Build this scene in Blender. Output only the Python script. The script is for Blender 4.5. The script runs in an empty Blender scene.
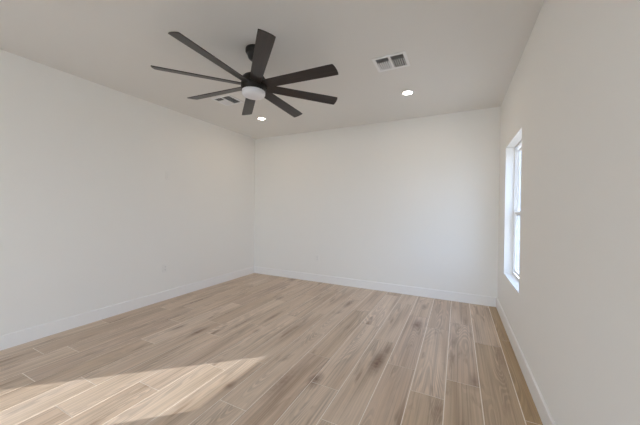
import bpy, bmesh, math, random
from mathutils import Vector, Matrix
C = bpy.context.scene.collection
S = bpy.context.scene
R = math.radians

# ------------------------------------------------------------------ camera
XR, XL, YB, YF, H = 0.504, -3.729, 4.467, -2.70, 2.74      # right, left, back, rear walls, ceiling
F, YAW, PITCH, ROLL, HC = 275.9, R(26.516), R(-0.665), R(0.554), 1.318
cam_d = bpy.data.cameras.new('camera'); cam = bpy.data.objects.new('camera', cam_d); C.objects.link(cam)
cam_d.sensor_width = 36.0; cam_d.lens = F * 36.0 / 640.0; cam_d.clip_start = 0.02
fw = Vector((-math.sin(YAW) * math.cos(PITCH), math.cos(YAW) * math.cos(PITCH), math.sin(PITCH)))
rt = Vector((math.cos(YAW), math.sin(YAW), 0)); up = rt.cross(fw)
r2 = rt * math.cos(ROLL) + up * math.sin(ROLL); u2 = up * math.cos(ROLL) - rt * math.sin(ROLL)
M = Matrix((r2, u2, -fw)).transposed().to_4x4(); M.translation = Vector((0, 0, HC))
cam.matrix_world = M
S.camera = cam

# ------------------------------------------------------------------ world, sun, exposure
w = bpy.data.worlds.new('sky'); S.world = w; w.use_nodes = True
nt = w.node_tree; nt.nodes.clear()
wo = nt.nodes.new('ShaderNodeOutputWorld'); bg = nt.nodes.new('ShaderNodeBackground')
bg.inputs['Strength'].default_value = 5.3
wt = nt.nodes.new('ShaderNodeTexCoord'); wx = nt.nodes.new('ShaderNodeSeparateXYZ'); wr = nt.nodes.new('ShaderNodeValToRGB')
wr.color_ramp.elements[0].position = 0.0; wr.color_ramp.elements[0].color = (0.68, 0.82, 1.0, 1)
wr.color_ramp.elements[1].position = 0.6; wr.color_ramp.elements[1].color = (0.46, 0.66, 1.0, 1)
nt.links.new(wt.outputs['Generated'], wx.inputs[0]); nt.links.new(wx.outputs['Z'], wr.inputs[0]); nt.links.new(wr.outputs[0], bg.inputs['Color'])
nt.links.new(bg.outputs[0], wo.inputs[0])
SUN_EL = 12.75
sd = Vector((-1.0, -0.885, 0)).normalized() * math.cos(R(SUN_EL)) + Vector((0, 0, -math.sin(R(SUN_EL))))
sl = bpy.data.lights.new('sun', 'SUN'); sl.energy = 9.0; sl.angle = R(0.35); sl.color = (1.0, 0.98, 0.93)
so = bpy.data.objects.new('sun', sl); C.objects.link(so)
so.rotation_euler = sd.to_track_quat('-Z', 'Y').to_euler(); so.location = (4, 8, 5)

def portal(name, loc, sx, sy, direction):
    l = bpy.data.lights.new(name, 'AREA'); l.shape = 'RECTANGLE'; l.size = sx; l.size_y = sy
    l.cycles.is_portal = True
    o = bpy.data.objects.new(name, l); C.objects.link(o); o.location = loc
    o.rotation_euler = Vector(direction).to_track_quat('-Z', 'Z').to_euler()
WY0, WY1, WZ0, WZ1 = 3.022, 3.935, 0.578, 2.07               # window opening, right wall
RX0, RX1, RZ0, RZ1 = -2.3, 0.1, 0.0, 2.10                   # rear wall, unseen patio door added for its daylight
portal('window_portal', (XR + 0.16, (WY0 + WY1) / 2, (WZ0 + WZ1) / 2), WY1 - WY0, WZ1 - WZ0, (-1, 0, 0))
portal('added_door_portal', ((RX0 + RX1) / 2, YF - 0.16, (RZ0 + RZ1) / 2), RX1 - RX0, RZ1 - RZ0, (0, 1, 0))  # portal for the added rear door

S.view_settings.view_transform = 'Standard'; S.view_settings.look = 'None'
S.view_settings.gamma = 1.0; S.view_settings.use_curve_mapping = False
S.view_settings.exposure = 0.75
S.cycles.max_bounces = 16; S.cycles.diffuse_bounces = 12; S.cycles.transparent_max_bounces = 16
S.cycles.sample_clamp_indirect = 4.0

# ------------------------------------------------------------------ materials
def mat(name, col, rough=0.5, metal=0.0, bump=0.0, bscale=200.0, spec=0.5, emit=None, estr=0.0, vary=0.0):
    m = bpy.data.materials.new(name); m.use_nodes = True
    n = m.node_tree; b = n.nodes['Principled BSDF']
    b.inputs['Base Color'].default_value = (*col, 1); b.inputs['Roughness'].default_value = rough
    b.inputs['Metallic'].default_value = metal; b.inputs['Specular IOR Level'].default_value = spec
    tc = n.nodes.new('ShaderNodeTexCoord')
    ns = n.nodes.new('ShaderNodeTexNoise'); ns.inputs['Scale'].default_value = bscale; ns.inputs['Detail'].default_value = 3
    n.links.new(tc.outputs['Object'], ns.inputs['Vector'])
    if bump:
        bp = n.nodes.new('ShaderNodeBump'); bp.inputs['Strength'].default_value = bump; bp.inputs['Distance'].default_value = 0.002
        n.links.new(ns.outputs['Fac'], bp.inputs['Height']); n.links.new(bp.outputs[0], b.inputs['Normal'])
    if vary:
        mx = n.nodes.new('ShaderNodeMix'); mx.data_type = 'RGBA'
        mx.inputs[6].default_value = (*[c * (1 - vary) for c in col], 1); mx.inputs[7].default_value = (*[min(1, c * (1 + vary)) for c in col], 1)
        n.links.new(ns.outputs['Fac'], mx.inputs[0]); n.links.new(mx.outputs[2], b.inputs['Base Color'])
    if emit:
        b.inputs['Emission Color'].default_value = (*emit, 1); b.inputs['Emission Strength'].default_value = estr
    return m
wall_m = mat('wall_paint', (0.88, 0.868, 0.835), 0.75, bump=0.10, bscale=120, spec=0.3)
ceil_m = mat('ceiling_paint', (0.80, 0.785, 0.755), 0.85, bump=0.15, bscale=90, spec=0.2)
trim_m = mat('trim_paint', (0.90, 0.89, 0.875), 0.35, bump=0.03, bscale=40, spec=0.4)
vinyl_m = mat('window_vinyl', (0.86, 0.86, 0.86), 0.35, bump=0.02, bscale=60)
plate_m = mat('outlet_plastic', (0.86, 0.85, 0.82), 0.35, bump=0.02, bscale=80)
slot_m = mat('outlet_slot', (0.12, 0.12, 0.12), 0.6, bump=0.05)
vent_m = mat('vent_enamel', (0.87, 0.87, 0.87), 0.4, bump=0.02, bscale=60)
duct_shade_m = mat('duct_shade', (0.085, 0.09, 0.09), 0.8, vary=0.2, bscale=20)  # dark colour stands in for the shade inside the duct
bronze_m = mat('fan_metal', (0.018, 0.016, 0.015), 0.38, metal=0.3, bump=0.04, bscale=150)
lens_m = mat('frosted_lens', (0.84, 0.84, 0.87), 0.35, bump=0.02, bscale=50)
led_m = mat('led_lens', (0.9, 0.9, 0.88), 0.4, bump=0.02, emit=(1.0, 0.93, 0.84), estr=14.0)
ext_m = mat('desert_gravel', (0.60, 0.50, 0.38), 0.9, bump=0.5, bscale=12, vary=0.25)
stucco_m = mat('stucco', (0.62, 0.58, 0.52), 0.9, bump=0.5, bscale=60, vary=0.08)

def blade_mat():
    m = mat('fan_blade_wood', (0.03, 0.024, 0.022), 0.36, spec=0.55)
    n = m.node_tree; b = n.nodes['Principled BSDF']
    tc = n.nodes.new('ShaderNodeTexCoord'); mp = n.nodes.new('ShaderNodeMapping'); mp.inputs['Scale'].default_value = (3, 90, 30)
    ns = n.nodes.new('ShaderNodeTexNoise'); ns.inputs['Scale'].default_value = 1; ns.inputs['Detail'].default_value = 5
    cr = n.nodes.new('ShaderNodeValToRGB')
    cr.color_ramp.elements[0].position = 0.3; cr.color_ramp.elements[0].color = (0.014, 0.011, 0.011, 1)
    cr.color_ramp.elements[1].position = 0.75; cr.color_ramp.elements[1].color = (0.040, 0.030, 0.028, 1)
    n.links.new(tc.outputs['Object'], mp.inputs[0]); n.links.new(mp.outputs[0], ns.inputs['Vector'])
    n.links.new(ns.outputs['Fac'], cr.inputs[0]); n.links.new(cr.outputs[0], b.inputs['Base Color'])
    return m
blade_m = blade_mat()

def glass_mat(name, col):
    m = bpy.data.materials.new(name); m.use_nodes = True; n = m.node_tree; n.nodes.clear()
    o = n.nodes.new('ShaderNodeOutputMaterial'); mx = n.nodes.new('ShaderNodeMixShader')
    t = n.nodes.new('ShaderNodeBsdfTransparent'); t.inputs[0].default_value = (*col, 1)
    g = n.nodes.new('ShaderNodeBsdfGlossy'); g.inputs['Roughness'].default_value = 0.02
    lw = n.nodes.new('ShaderNodeLayerWeight'); p5 = n.nodes.new('ShaderNodeMath'); p5.operation = 'POWER'; p5.inputs[1].default_value = 5.0
    f = n.nodes.new('ShaderNodeMath'); f.operation = 'MULTIPLY_ADD'; f.inputs[1].default_value = 0.7; f.inputs[2].default_value = 0.03
    n.links.new(lw.outputs['Facing'], p5.inputs[0]); n.links.new(p5.outputs[0], f.inputs[0])
    n.links.new(f.outputs[0], mx.inputs[0]); n.links.new(t.outputs[0], mx.inputs[1]); n.links.new(g.outputs[0], mx.inputs[2])
    n.links.new(mx.outputs[0], o.inputs[0]); return m
glass_m = glass_mat('clear_glass', (0.95, 0.96, 0.96))
lowe_m = glass_mat('tinted_glass', (0.68, 0.69, 0.71))      # crossed twice (two pane faces)

# ------------------------------------------------------------------ helpers
def bx(bm, x0, x1, y0, y1, z0, z1, mi=0):
    v = [bm.verts.new(p) for p in ((x0,y0,z0),(x1,y0,z0),(x1,y1,z0),(x0,y1,z0),(x0,y0,z1),(x1,y0,z1),(x1,y1,z1),(x0,y1,z1))]
    for q in ((0,3,2,1),(4,5,6,7),(0,1,5,4),(1,2,6,5),(2,3,7,6),(3,0,4,7)):
        f = bm.faces.new([v[i] for i in q]); f.material_index = mi
def lathe(bm, prof, n=48, c=(0,0)):
    rings = []
    for r, z in prof:
        if r < 1e-6: rings.append([bm.verts.new((c[0], c[1], z))])
        else: rings.append([bm.verts.new((c[0] + r*math.cos(2*math.pi*i/n), c[1] + r*math.sin(2*math.pi*i/n), z)) for i in range(n)])
    for a, b in zip(rings, rings[1:]):
        for i in range(n):
            j = (i + 1) % n
            if len(a) == 1 and len(b) == 1: continue
            if len(a) == 1: bm.faces.new((a[0], b[j], b[i]))
            elif len(b) == 1: bm.faces.new((a[i], a[j], b[0]))
            else: bm.faces.new((a[i], a[j], b[j], b[i]))
def obj(name, bm, m, parent=None, bevel=0.0, smooth=False, loc=None):
    bmesh.ops.recalc_face_normals(bm, faces=bm.faces)
    if smooth:
        for f in bm.faces: f.smooth = True
    me = bpy.data.meshes.new(name); bm.to_mesh(me); bm.free()
    for mm in (m if isinstance(m, list) else [m]): me.materials.append(mm)
    o = bpy.data.objects.new(name, me); C.objects.link(o)
    if parent: o.parent = parent
    if loc: o.location = loc
    if bevel:
        b = o.modifiers.new('bevel', 'BEVEL'); b.width = bevel; b.segments = 3; b.limit_method = 'ANGLE'; b.angle_limit = R(40)
    if smooth:
        try:
            e = o.modifiers.new('edge', 'EDGE_SPLIT'); e.split_angle = R(45)
        except Exception: pass
    return o
def struct(o): o['kind'] = 'structure'; return o
def empty(name, loc=(0,0,0), rot=(0,0,0)):
    o = bpy.data.objects.new(name, None); C.objects.link(o); o.location = loc; o.rotation_euler = rot
    o.empty_display_size = 0.05; return o
def tag(o, label, cat, group=None):
    o['label'] = label; o['category'] = cat
    if group: o['group'] = group
    return o
def dup(root, loc, rot=None):
    r = root.copy(); C.objects.link(r); r.location = loc
    if rot: r.rotation_euler = rot
    for ch in list(root.children):
        c = ch.copy(); C.objects.link(c); c.parent = r
        for g in list(ch.children):
            d = g.copy(); C.objects.link(d); d.parent = c
    return r

# ------------------------------------------------------------------ structure
T = 0.15
def hole_wall(bm, axis, a0, a1, u0, u1, holes):
    """wall slab between a0..a1 across `axis`, u0..u1 along the other, with rectangular holes (h0,h1,z0,z1)"""
    def b(p0, p1, z0, z1):
        if p1 - p0 < 1e-4 or z1 - z0 < 1e-4: return
        if axis == 'x': bx(bm, a0, a1, p0, p1, z0, z1)
        else: bx(bm, p0, p1, a0, a1, z0, z1)
    c = u0
    for h0, h1, z0, z1 in holes:
        b(c, h0, 0, H); b(h0, h1, 0, z0); b(h0, h1, z1, H); c = h1
    b(c, u1, 0, H)
bm = bmesh.new(); hole_wall(bm, 'x', XR, XR + T, YF - T, YB + T, [(WY0, WY1, WZ0, WZ1)]); struct(obj('wall_right', bm, wall_m))
bm = bmesh.new(); bx(bm, XL - T, XL, YF - T, YB + T, 0, H); struct(obj('wall_left', bm, wall_m))
bm = bmesh.new(); bx(bm, XL, XR, YB, YB + T, 0, H); struct(obj('wall_back', bm, wall_m))
bm = bmesh.new(); hole_wall(bm, 'y', YF - T, YF, XL, XR, [(RX0, RX1, RZ0, RZ1)]); struct(obj('wall_rear', bm, wall_m))

CANS = [(-0.563, 3.47), (-2.787, 3.49)]
ADDED_CANS = [(-0.563, -0.4), (-2.787, -0.4)]  # unseen pair, added for warm light from behind the camera
VENTS = [(-0.592, 2.69), (-2.73, 2.715)]
bm = bmesh.new(); bx(bm, XL - T, XR + T, YF - T, YB + T, H, H + 0.12); struct(obj('ceiling', bm, ceil_m))
bm = bmesh.new(); bx(bm, -30, 40, -30, 40, -0.30, -0.12); struct(obj('ground', bm, ext_m))

# baseboards with an eased top edge
BH, BT = 0.133, 0.014
def base(name, pts, n):
    """pts: two (x,y) along the wall, n: unit normal into the room"""
    bm = bmesh.new()
    prof = [(0,0),(BT,0),(BT,BH-0.006),(BT-0.002,BH-0.002),(BT-0.006,BH),(0,BH)]
    ends = [[bm.verts.new((p[0]+n[0]*d, p[1]+n[1]*d, z)) for d, z in prof] for p in pts]
    k = len(prof)
    for i in range(k): bm.faces.new((ends[0][i], ends[0][(i+1)%k], ends[1][(i+1)%k], ends[1][i]))
    bm.faces.new(ends[0]); bm.faces.new(ends[1][::-1])
    struct(obj(name, bm, trim_m))
base('baseboard_right', [(XR, YF), (XR, YB)], (-1, 0))
base('baseboard_left', [(XL, YF), (XL, YB)], (1, 0))
base('baseboard_back', [(XL + BT, YB), (XR - BT, YB)], (0, -1))

# ---- plank tile floor
SEAM0, PW, PL, G = 0.397, 0.2305, 1.225, 0.0065
JOINT = {-1:2.125, 0:3.16, 1:2.365, 2:2.10, 3:2.38, 4:1.55, 5:1.85, 6:3.44, 7:1.385, 8:0.66, 9:1.66, 10:1.252, 11:0.846, 12:1.08, 13:1.67, 14:0.893, 15:1.26, 16:1.097, 17:0.5}
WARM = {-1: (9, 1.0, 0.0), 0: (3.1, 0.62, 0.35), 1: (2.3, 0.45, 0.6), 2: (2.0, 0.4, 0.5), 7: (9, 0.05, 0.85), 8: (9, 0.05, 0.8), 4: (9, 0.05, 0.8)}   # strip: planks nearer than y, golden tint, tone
rnd = random.Random(11); rnd2 = random.Random(5)
bm = bmesh.new()
bx(bm, XL - T, XR + T, YF - T, YB + T, -0.12, -0.0015, 1)
lay = bm.loops.layers.float_vector.new('plank_co'); lay2 = bm.loops.layers.float_vector.new('plank_rand')
for i in range(-1, 18):
    x1 = min(SEAM0 - PW * i - G / 2, XR + 0.0) if i >= 0 else XR
    x0 = max(SEAM0 - PW * (i + 1) + G / 2, XL)
    if x1 - x0 < 0.005: continue
    j = JOINT[i] % PL
    y = j - PL * 4
    while y < YB:
        y0, y1 = max(y + G / 2, YF), min(y + PL - G / 2, YB)
        if y1 - y0 > 0.01:
            g_ = rnd if y > j - PL * 2.5 else rnd2
            rv = Vector((g_.random(), g_.random(), 0.25 * g_.random()))
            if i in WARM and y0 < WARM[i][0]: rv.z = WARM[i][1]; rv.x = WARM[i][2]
            xa = SEAM0 - PW * (i + 1)
            quad = [(x0, y0), (x1, y0), (x1, y1), (x0, y1)]
            top = [bm.verts.new((px, py, 0)) for px, py in quad]
            bot = [bm.verts.new((px, py, -0.0015)) for px, py in quad]
            fs = [bm.faces.new(top)] + [bm.faces.new((bot[k], bot[(k+1)%4], top[(k+1)%4], top[k])) for k in range(4)]
            for f in fs:
                for l in f.loops:
                    c = l.vert.co; l[lay] = (c.x - xa - PW/2, c.y - y, rv.x * 40); l[lay2] = rv
        y += PL
def plank_mat():
    m = bpy.data.materials.new('oak_plank_tile'); m.use_nodes = True; n = m.node_tree; b = n.nodes['Principled BSDF']
    N = n.nodes.new; L = n.links.new
    co = N('ShaderNodeAttribute'); co.attribute_name = 'plank_co'
    rd = N('ShaderNodeAttribute'); rd.attribute_name = 'plank_rand'
    sp = N('ShaderNodeSeparateXYZ'); L(rd.outputs['Vector'], sp.inputs[0])
    def noise(scale, sx, sy, detail=4, dist=0.0):
        mp = N('ShaderNodeMapping'); mp.inputs['Scale'].default_value = (sx, sy, 1)
        L(co.outputs['Vector'], mp.inputs[0])
        q = N('ShaderNodeTexNoise'); q.inputs['Scale'].default_value = scale; q.inputs['Detail'].default_value = detail
        q.inputs['Distortion'].default_value = dist; L(mp.outputs[0], q.inputs['Vector']); return q.outputs['Fac']
    def ramp(src, stops):
        r = N('ShaderNodeValToRGB'); e = r.color_ramp.elements
        while len(e) < len(stops): e.new(0.5)
        for k, (p, c) in enumerate(stops):
            e[k].position = p; e[k].color = (*c, 1) if len(c) == 3 else c
        L(src, r.inputs[0]); return r.outputs[0]
    def mix(fac, a, bb, mode='MIX'):
        x = N('ShaderNodeMix'); x.data_type = 'RGBA'; x.blend_type = mode
        for s, v in ((0, fac), (6, a), (7, bb)):
            if hasattr(v, 'is_linked') or hasattr(v, 'links'): L(v, x.inputs[s])
            elif isinstance(v, (int, float)): x.inputs[s].default_value = v
            else: x.inputs[s].default_value = (*v, 1)
        return x.outputs[2]
    g3 = lambda v: (v, v, v)
    # tone of the whole plank
    tone = ramp(sp.outputs['X'], [(0.0, (0.625, 0.49, 0.385)), (0.3, (0.66, 0.525, 0.415)), (0.7, (0.71, 0.575, 0.455)), (1.0, (0.75, 0.62, 0.505))])
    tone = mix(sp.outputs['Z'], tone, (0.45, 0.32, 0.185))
    # cathedral growth rings: contour bands of a long soft noise
    hh = noise(1.0, 5.0, 0.5, 1.5, 0.05)
    mul = N('ShaderNodeMath'); mul.operation = 'MULTIPLY'; mul.inputs[1].default_value = 220.0; L(hh, mul.inputs[0])
    sn = N('ShaderNodeMath'); sn.operation = 'SINE'; L(mul.outputs[0], sn.inputs[0])
    rings = ramp(sn.outputs[0], [(0.0, g3(0.70)), (0.4, g3(0.97)), (1.0, g3(1.06))])
    rm = ramp(noise(1.0, 8.0, 1.1, 2, 0.0), [(0.48, g3(0.05)), (0.62, g3(0.62))])
    c = mix(rm, tone, rings, 'MULTIPLY')
    streak = ramp(noise(1.0, 85.0, 0.7, 6, 0.05), [(0.30, g3(0.62)), (0.48, g3(0.98)), (0.68, g3(1.14))])
    c = mix(0.75, c, streak, 'MULTIPLY')
    broad = ramp(noise(1.0, 9.0, 0.7, 2, 0.1), [(0.30, (0.76, 0.71, 0.66)), (0.47, (0.96, 0.95, 0.94)), (0.7, (1.10, 1.10, 1.12))])
    c = mix(0.85, c, broad, 'MULTIPLY')
    # brown heartwood flares, few and local
    kn = ramp(noise(1.0, 14.0, 2.2, 4, 0.4), [(0.60, g3(0)), (0.76, g3(0.9))])
    c = mix(kn, c, (0.33, 0.23, 0.16))
    # single dark knots and heartwood streaks: centre x, y, half width, half length, strength
    KN = [(-3.29,2.73,.03,.30,.75),(-2.455,2.04,.03,.13,.85),(-2.33,3.37,.04,.10,.6),(-2.75,4.37,.06,.10,.7),(-2.735,2.02,.03,.10,.7),
          (-1.92,2.35,.03,.06,.5),(-.40,3.33,.055,.16,.8),(-.385,4.0,.04,.12,.6),(-1.35,3.62,.04,.15,.7),(-1.50,1.53,.035,.05,.6),
          (-.965,1.88,.05,.10,.8),(-.60,2.36,.05,.20,.9),(-.575,2.60,.035,.14,.6),(-1.18,1.75,.05,.22,.5),(-.02,3.1,.03,.2,.4),(.36,3.0,.03,.3,.5),
          (-2.0,2.75,.03,.22,.6),(-3.05,2.2,.025,.2,.6),(-2.2,2.45,.03,.3,.6),(-1.6,2.6,.03,.25,.5),(-.10,1.95,.03,.15,.5),(.13,2.42,.04,.12,.5),(.10,3.7,.03,.15,.4)]
    tc = N('ShaderNodeTexCoord')
    dn = N('ShaderNodeTexNoise'); dn.inputs['Scale'].default_value = 26.0; dn.inputs['Detail'].default_value = 3; L(tc.outputs['Object'], dn.inputs['Vector'])
    tot = None
    for kx, ky, rx, ry, st in KN:
        sb = N('ShaderNodeVectorMath'); sb.operation = 'SUBTRACT'; sb.inputs[1].default_value = (kx, ky, 0); L(tc.outputs['Object'], sb.inputs[0])
        sc = N('ShaderNodeVectorMath'); sc.operation = 'MULTIPLY'; sc.inputs[1].default_value = (1 / rx, 1 / ry, 0); L(sb.outputs[0], sc.inputs[0])
        ln = N('ShaderNodeVectorMath'); ln.operation = 'LENGTH'; L(sc.outputs[0], ln.inputs[0])
        mr = N('ShaderNodeMapRange'); mr.inputs['From Min'].default_value = 1.35; mr.inputs['From Max'].default_value = 0.1
        mr.inputs['To Min'].default_value = 0.0; mr.inputs['To Max'].default_value = st; L(ln.outputs['Value'], mr.inputs['Value'])
        if tot is None: tot = mr.outputs[0]
        else:
            mx = N('ShaderNodeMath'); mx.operation = 'MAXIMUM'; L(tot, mx.inputs[0]); L(mr.outputs[0], mx.inputs[1]); tot = mx.outputs[0]
    nm = N('ShaderNodeMapRange'); nm.inputs['From Min'].default_value = 0.35; nm.inputs['From Max'].default_value = 0.62
    nm.inputs['To Min'].default_value = 0.75; nm.inputs['To Max'].default_value = 1.15; L(dn.outputs['Fac'], nm.inputs['Value'])
    tm = N('ShaderNodeMath'); tm.operation = 'MULTIPLY'; tm.use_clamp = True; L(tot, tm.inputs[0]); L(nm.outputs[0], tm.inputs[1])
    c = mix(tm.outputs[0], c, (0.19, 0.105, 0.065))
    L(c, b.inputs['Base Color'])
    b.inputs['Roughness'].default_value = 0.42; b.inputs['Specular IOR Level'].default_value = 0.45
    bp = N('ShaderNodeBump'); bp.inputs['Strength'].default_value = 0.12; bp.inputs['Distance'].default_value = 0.001
    L(noise(1.0, 90, 4, 4), bp.inputs['Height']); L(bp.outputs[0], b.inputs['Normal'])
    return m
grout_m = mat('grout', (0.90, 0.83, 0.75), 0.8, bump=0.1, bscale=300)
struct(obj('floor', bm, [plank_mat(), grout_m]))

# ------------------------------------------------------------------ window_1 (right wall, vinyl single hung)
GX = XR + 0.087                                                # inner face of the frame
win = struct(empty('window_1', (GX, (WY0 + WY1) / 2, WZ0)))
def frame_ring(bm, x0, x1, y0, y1, z0, z1, wd):
    bx(bm, x0, x1, y0, y0 + wd, z0, z1); bx(bm, x0, x1, y1 - wd, y1, z0, z1)
    bx(bm, x0, x1, y0 + wd, y1 - wd, z0, z0 + wd); bx(bm, x0, x1, y0 + wd, y1 - wd, z1 - wd, z1)
cy = (WY0 + WY1) / 2; hw = (WY1 - WY0) / 2; hh_ = WZ1 - WZ0; mid = 0.715
bm = bmesh.new(); frame_ring(bm, 0, 0.063, -hw, hw, 0, hh_, 0.020); obj('window_frame', bm, vinyl_m, win, bevel=0.002)
bm = bmesh.new(); frame_ring(bm, 0.008, 0.032, -hw + 0.028, hw - 0.028, 0.028, mid + 0.024, 0.034)
ls = obj('lower_sash', bm, vinyl_m, win, bevel=0.002)
bm = bmesh.new(); bx(bm, 0.018, 0.022, -hw + 0.060, hw - 0.060, 0.060, mid - 0.012); obj('glass_pane', bm, lowe_m, ls)
bm = bmesh.new(); bx(bm, -0.004, 0.012, -0.03, 0.03, mid + 0.02, mid + 0.032); obj('sash_lock', bm, vinyl_m, ls, bevel=0.003)
bm = bmesh.new(); frame_ring(bm, 0.034, 0.058, -hw + 0.028, hw - 0.028, mid - 0.028, hh_ - 0.028, 0.030)
us = obj('upper_sash', bm, vinyl_m, win, bevel=0.002)
bm = bmesh.new(); bx(bm, 0.044, 0.048, -hw + 0.056, hw - 0.056, mid + 0.012, hh_ - 0.056); obj('glass_pane', bm, lowe_m, us)

# ------------------------------------------------------------------ added_door_1 (rear wall, behind the camera: unseen glazed patio door added to light the room)
dr = struct(empty('added_door_1', ((RX0 + RX1) / 2, YF - 0.10, 0)))
dw = (RX1 - RX0) / 2
bm = bmesh.new()
bx(bm, -dw, -dw + 0.04, -0.04, 0.05, 0, RZ1); bx(bm, dw - 0.04, dw, -0.04, 0.05, 0, RZ1)
bx(bm, -dw + 0.04, dw - 0.04, -0.04, 0.05, RZ1 - 0.04, RZ1); bx(bm, -dw + 0.04, dw - 0.04, -0.04, 0.05, 0, 0.025)
obj('added_door_frame', bm, vinyl_m, dr, bevel=0.002)
for sx, yy in ((-1, 0.012), (1, -0.026)):
    x0, x1 = (-dw + 0.04, 0.03) if sx < 0 else (-0.03, dw - 0.04)
    bm = bmesh.new()
    for a, b_ in ((x0, x0 + 0.06), (x1 - 0.06, x1)): bx(bm, a, b_, yy, yy + 0.03, 0.025, RZ1 - 0.04)
    bx(bm, x0 + 0.06, x1 - 0.06, yy, yy + 0.03, 0.025, 0.095); bx(bm, x0 + 0.06, x1 - 0.06, yy, yy + 0.03, RZ1 - 0.10, RZ1 - 0.04)
    p = obj('added_door_panel', bm, vinyl_m, dr, bevel=0.002)
    bm = bmesh.new(); bx(bm, x0 + 0.055, x1 - 0.055, yy + 0.012, yy + 0.018, 0.09, RZ1 - 0.095); obj('glass_pane', bm, glass_m, p)

# ------------------------------------------------------------------ ceiling fan
FX, FY = -1.639, 1.958
FT = Matrix.Rotation(R(-1.33), 3, 'X') @ Matrix.Rotation(R(1.29), 3, 'Y')   # hangs a touch off plumb
fan = tag(empty('ceiling_fan', (FX, FY, H), FT.to_euler()), 'large dark bronze ceiling fan with eight long blades and a round light', 'ceiling fan')
ZB = -0.315                                                    # blade plane below the ceiling
bm = bmesh.new(); lathe(bm, [(0,0),(0.084,0),(0.085,-0.004),(0.085,-0.026),(0.080,-0.036),(0.070,-0.042),(0.068,-0.060),(0.060,-0.080),(0.042,-0.096),(0.022,-0.102),(0,-0.103)]); cn = obj('canopy', bm, bronze_m, fan, smooth=True)
cn.rotation_euler = FT.inverted().to_euler()
bm = bmesh.new(); lathe(bm, [(0.0,-0.078),(0.013,-0.078),(0.013,-0.225),(0,-0.225)], 24); obj('downrod', bm, bronze_m, fan, smooth=True)
bm = bmesh.new(); lathe(bm, [(0,-0.185),(0.024,-0.186),(0.030,-0.20),(0.034,-0.215),(0.062,-0.228),(0.090,-0.245),(0.104,-0.262),(0.108,-0.285),(0.108,-0.300),(0.112,-0.308),(0.112,-0.342),(0.107,-0.350),(0.107,-0.376),(0,-0.376)])
obj('motor_housing', bm, bronze_m, fan, smooth=True)
bm = bmesh.new(); lathe(bm, [(0,-0.370),(0.1025,-0.370),(0.1025,-0.396),(0.099,-0.406),(0.089,-0.416),(0.068,-0.422),(0.038,-0.426),(0,-0.427)])
obj('light_lens', bm, lens_m, fan, smooth=True)
def blade_bm():
    bm = bmesh.new()
    s0, s1 = 0.112, 0.798
    out = []
    def hwid(s): return 0.049 + 0.009 * min(1.0, (s - s0) / 0.6)
    for k in range(9):
        s = s0 + (s1 - 0.012 - s0) * k / 8; out.append((s, -hwid(s)))
    for k in range(1, 8):                                       # shallow arc at the tip
        a = -1 + 2 * k / 8; out.append((s1 - 0.007 * a * a + 0.003 * a, a * hwid(s1) * (1.0 if abs(a) < 0.7 else 0.98)))
    for k in range(8, -1, -1):
        s = s0 + (s1 - 0.006 - s0) * k / 8; out.append((s, hwid(s)))
    top = [bm.verts.new((x, y, 0.0035)) for x, y in out]; bot = [bm.verts.new((x, y, -0.0035)) for x, y in out]
    bm.faces.new(top); bm.faces.new(bot[::-1]); n = len(out)
    for i in range(n): bm.faces.new((top[i], bot[i], bot[(i+1)%n], top[(i+1)%n]))
    return bm
def arm_bm():
    bm = bmesh.new()
    pr = [(0.085,-0.020),(0.150,-0.030),(0.175,-0.022),(0.182,0.0),(0.175,0.022),(0.150,0.030),(0.085,0.020)]
    t = [bm.verts.new((x, y, 0.0075)) for x, y in pr]; b = [bm.verts.new((x, y, 0.0038)) for x, y in pr]
    bm.faces.new(t); bm.faces.new(b[::-1])
    for i in range(len(pr)): bm.faces.new((t[i], b[i], b[(i+1)%len(pr)], t[(i+1)%len(pr)]))
    return bm
b0 = obj('blade', blade_bm(), blade_m, fan, bevel=0.0015)
a0 = obj('blade_bracket', arm_bm(), bronze_m, b0)
for k in range(8):
    if k == 0: b = b0
    else:
        b = b0.copy(); C.objects.link(b); b.parent = fan
        a = a0.copy(); C.objects.link(a); a.parent = b
    b.location = (0, 0, ZB - 0.011)
    b.rotation_euler = (Matrix.Rotation(R(0.78 + 45 * k), 3, 'Z') @ Matrix.Rotation(R(-13.7), 3, 'X')).to_euler()

# ------------------------------------------------------------------ recessed lights
def can(x, y):
    t = empty('recessed_light', (x, y, H))
    bm = bmesh.new(); lathe(bm, [(0.052,-0.001),(0.054,-0.005),(0.062,-0.007),(0.074,-0.005),(0.078,0.0),(0.052,0.0),(0.052,-0.001)]); obj('trim_ring', bm, vent_m, t, smooth=True)
    bm = bmesh.new(); lathe(bm, [(0,-0.0045),(0.042,-0.0045),(0.052,-0.003),(0.052,0.0),(0,0.0)]); obj('lamp_lens', bm, led_m, t, smooth=True)
    return t
def can_light(x, y):
    l = bpy.data.lights.new('recessed_lamp', 'AREA'); l.shape = 'DISK'; l.size = 0.09; l.energy = 1.3; l.color = (1.0, 0.77, 0.52)
    o = bpy.data.objects.new('recessed_lamp', l); C.objects.link(o); o.location = (x, y, H - 0.012)
for cx_, cy_ in CANS + ADDED_CANS: can_light(cx_, cy_)  # the rear pair is added out of view for warm light
t1 = tag(can(*CANS[0]), 'lit round white recessed ceiling light nearest the window, beyond the square vent', 'recessed light', 'recessed ceiling lights')
t2 = tag(dup(t1, (*CANS[1], H)), 'lit round white recessed ceiling light just below the fan, near the far left corner', 'recessed light', 'recessed ceiling lights')
for q, side in zip(ADDED_CANS, ('right window wall', 'long left wall')):
    tag(dup(t1, (*q, H)), 'added round white recessed ceiling light, unseen behind the viewpoint, by the ' + side, 'recessed light', 'recessed ceiling lights')

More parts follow.
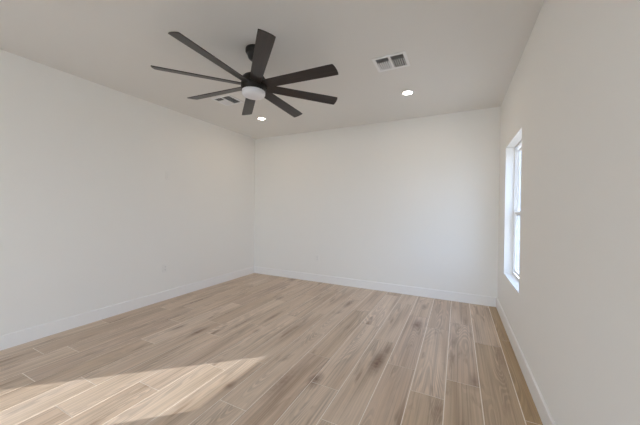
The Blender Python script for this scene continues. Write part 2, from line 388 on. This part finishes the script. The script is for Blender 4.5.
# ------------------------------------------------------------------ ceiling air registers
def vent(x, y):
    t = empty('ceiling_vent', (x, y, H))
    W_, D_ = 0.155, 0.138                                       # half sizes of flange
    iw, id_ = 0.127, 0.108
    bm = bmesh.new()
    z0, z1 = -0.006, 0.0
    bx(bm, -W_, -iw, -D_, D_, z0, z1); bx(bm, iw, W_, -D_, D_, z0, z1)
    bx(bm, -iw, iw, -D_, -id_, z0, z1); bx(bm, -iw, iw, id_, D_, z0, z1); bx(bm, -0.012, 0.012, -id_, id_, z0, z1)
    obj('vent_frame', bm, vent_m, t, bevel=0.002)
    bm = bmesh.new(); bx(bm, -iw, iw, -id_, id_, -0.0015, 0.0); obj('duct_shade_sheet', bm, duct_shade_m, t)  # dark sheet painted as duct shade; the ceiling is uncut here
    for sx in (-1, 1):
        xa, xb = (0.012, iw) if sx > 0 else (-iw, -0.012)
        bm = bmesh.new(); n = 6; yb0 = -0.040
        for k in range(n):                                      # fins, thrown outwards on each half
            xc = xa + (xb - xa) * (k + 0.5) / n
            d = 0.0045 * sx
            v = [bm.verts.new(p) for p in ((xc+d, yb0, -0.009),(xc+d+0.0014, yb0, -0.009),(xc-d+0.0014, yb0, -0.002),(xc-d, yb0, -0.002))]
            v2 = [bm.verts.new((q.co.x, id_, q.co.z)) for q in v]
            bm.faces.new(v); bm.faces.new(v2[::-1])
            for i in range(4): bm.faces.new((v[i], v2[i], v2[(i+1)%4], v[(i+1)%4]))
        obj('louver_slats', bm, vent_m, t)
        bm = bmesh.new(); n = 4
        for k in range(n):
            yc = -id_ + (id_ + yb0) * (k + 0.5) / n
            v = [bm.verts.new(p) for p in ((xa, yc-0.004, -0.008),(xa, yc-0.0028, -0.008),(xa, yc+0.004, -0.002),(xa, yc+0.0028, -0.002))]
            v2 = [bm.verts.new((xb, q.co.y, q.co.z)) for q in v]
            bm.faces.new(v); bm.faces.new(v2[::-1])
            for i in range(4): bm.faces.new((v[i], v2[i], v2[(i+1)%4], v[(i+1)%4]))
        obj('cross_slats', bm, vent_m, t)
    return t
v1 = tag(vent(*VENTS[0]), 'square white ceiling air vent with dark louvers to the right of the fan', 'air vent', 'ceiling air vents')
v2 = tag(dup(v1, (*VENTS[1], H)), 'white ceiling air vent seen partly behind the fan blades on the left', 'air vent', 'ceiling air vents')

# ------------------------------------------------------------------ wall plates
def plate(name, duplex=True):
    """built facing +X, at origin on the wall"""
    t = empty(name)
    bm = bmesh.new(); bx(bm, 0, 0.006, -0.036, 0.036, -0.058, 0.058); obj('cover_plate', bm, plate_m, t, bevel=0.003)
    if duplex:
        for s in (-1, 1):
            bm = bmesh.new(); bx(bm, 0.005, 0.0085, -0.017, 0.017, s*0.0205 - 0.0145, s*0.0205 + 0.0145); r = obj('receptacle', bm, plate_m, t, bevel=0.003)
            bm = bmesh.new()
            for yy in (-0.0065, 0.0065): bx(bm, 0.0083, 0.0088, yy - 0.001, yy + 0.001, s*0.0205 - 0.001, s*0.0205 + 0.008)
            bx(bm, 0.0083, 0.0088, -0.002, 0.002, s*0.0205 - 0.010, s*0.0205 - 0.006)
            obj('slots', bm, slot_m, r)
    else:
        bm = bmesh.new(); bx(bm, 0.005, 0.0085, -0.0165, 0.0165, -0.033, 0.033); obj('insert', bm, plate_m, t, bevel=0.002)
    return t
o1 = plate('power_outlet'); o1.location = (XL, 2.533, 0.458)
tag(o1, 'white power outlet low on the left wall above the baseboard', 'outlet', 'power outlets')
o2 = tag(dup(o1, (-2.271, YB, 0.431), (0, 0, -math.pi / 2)), 'white power outlet low on the back wall above the baseboard', 'outlet', 'power outlets')
o3 = plate('wall_plate', False); o3.location = (XL, 2.574, 1.78)
tag(o3, 'small white rectangular wall plate high on the left wall above the outlet', 'wall plate')
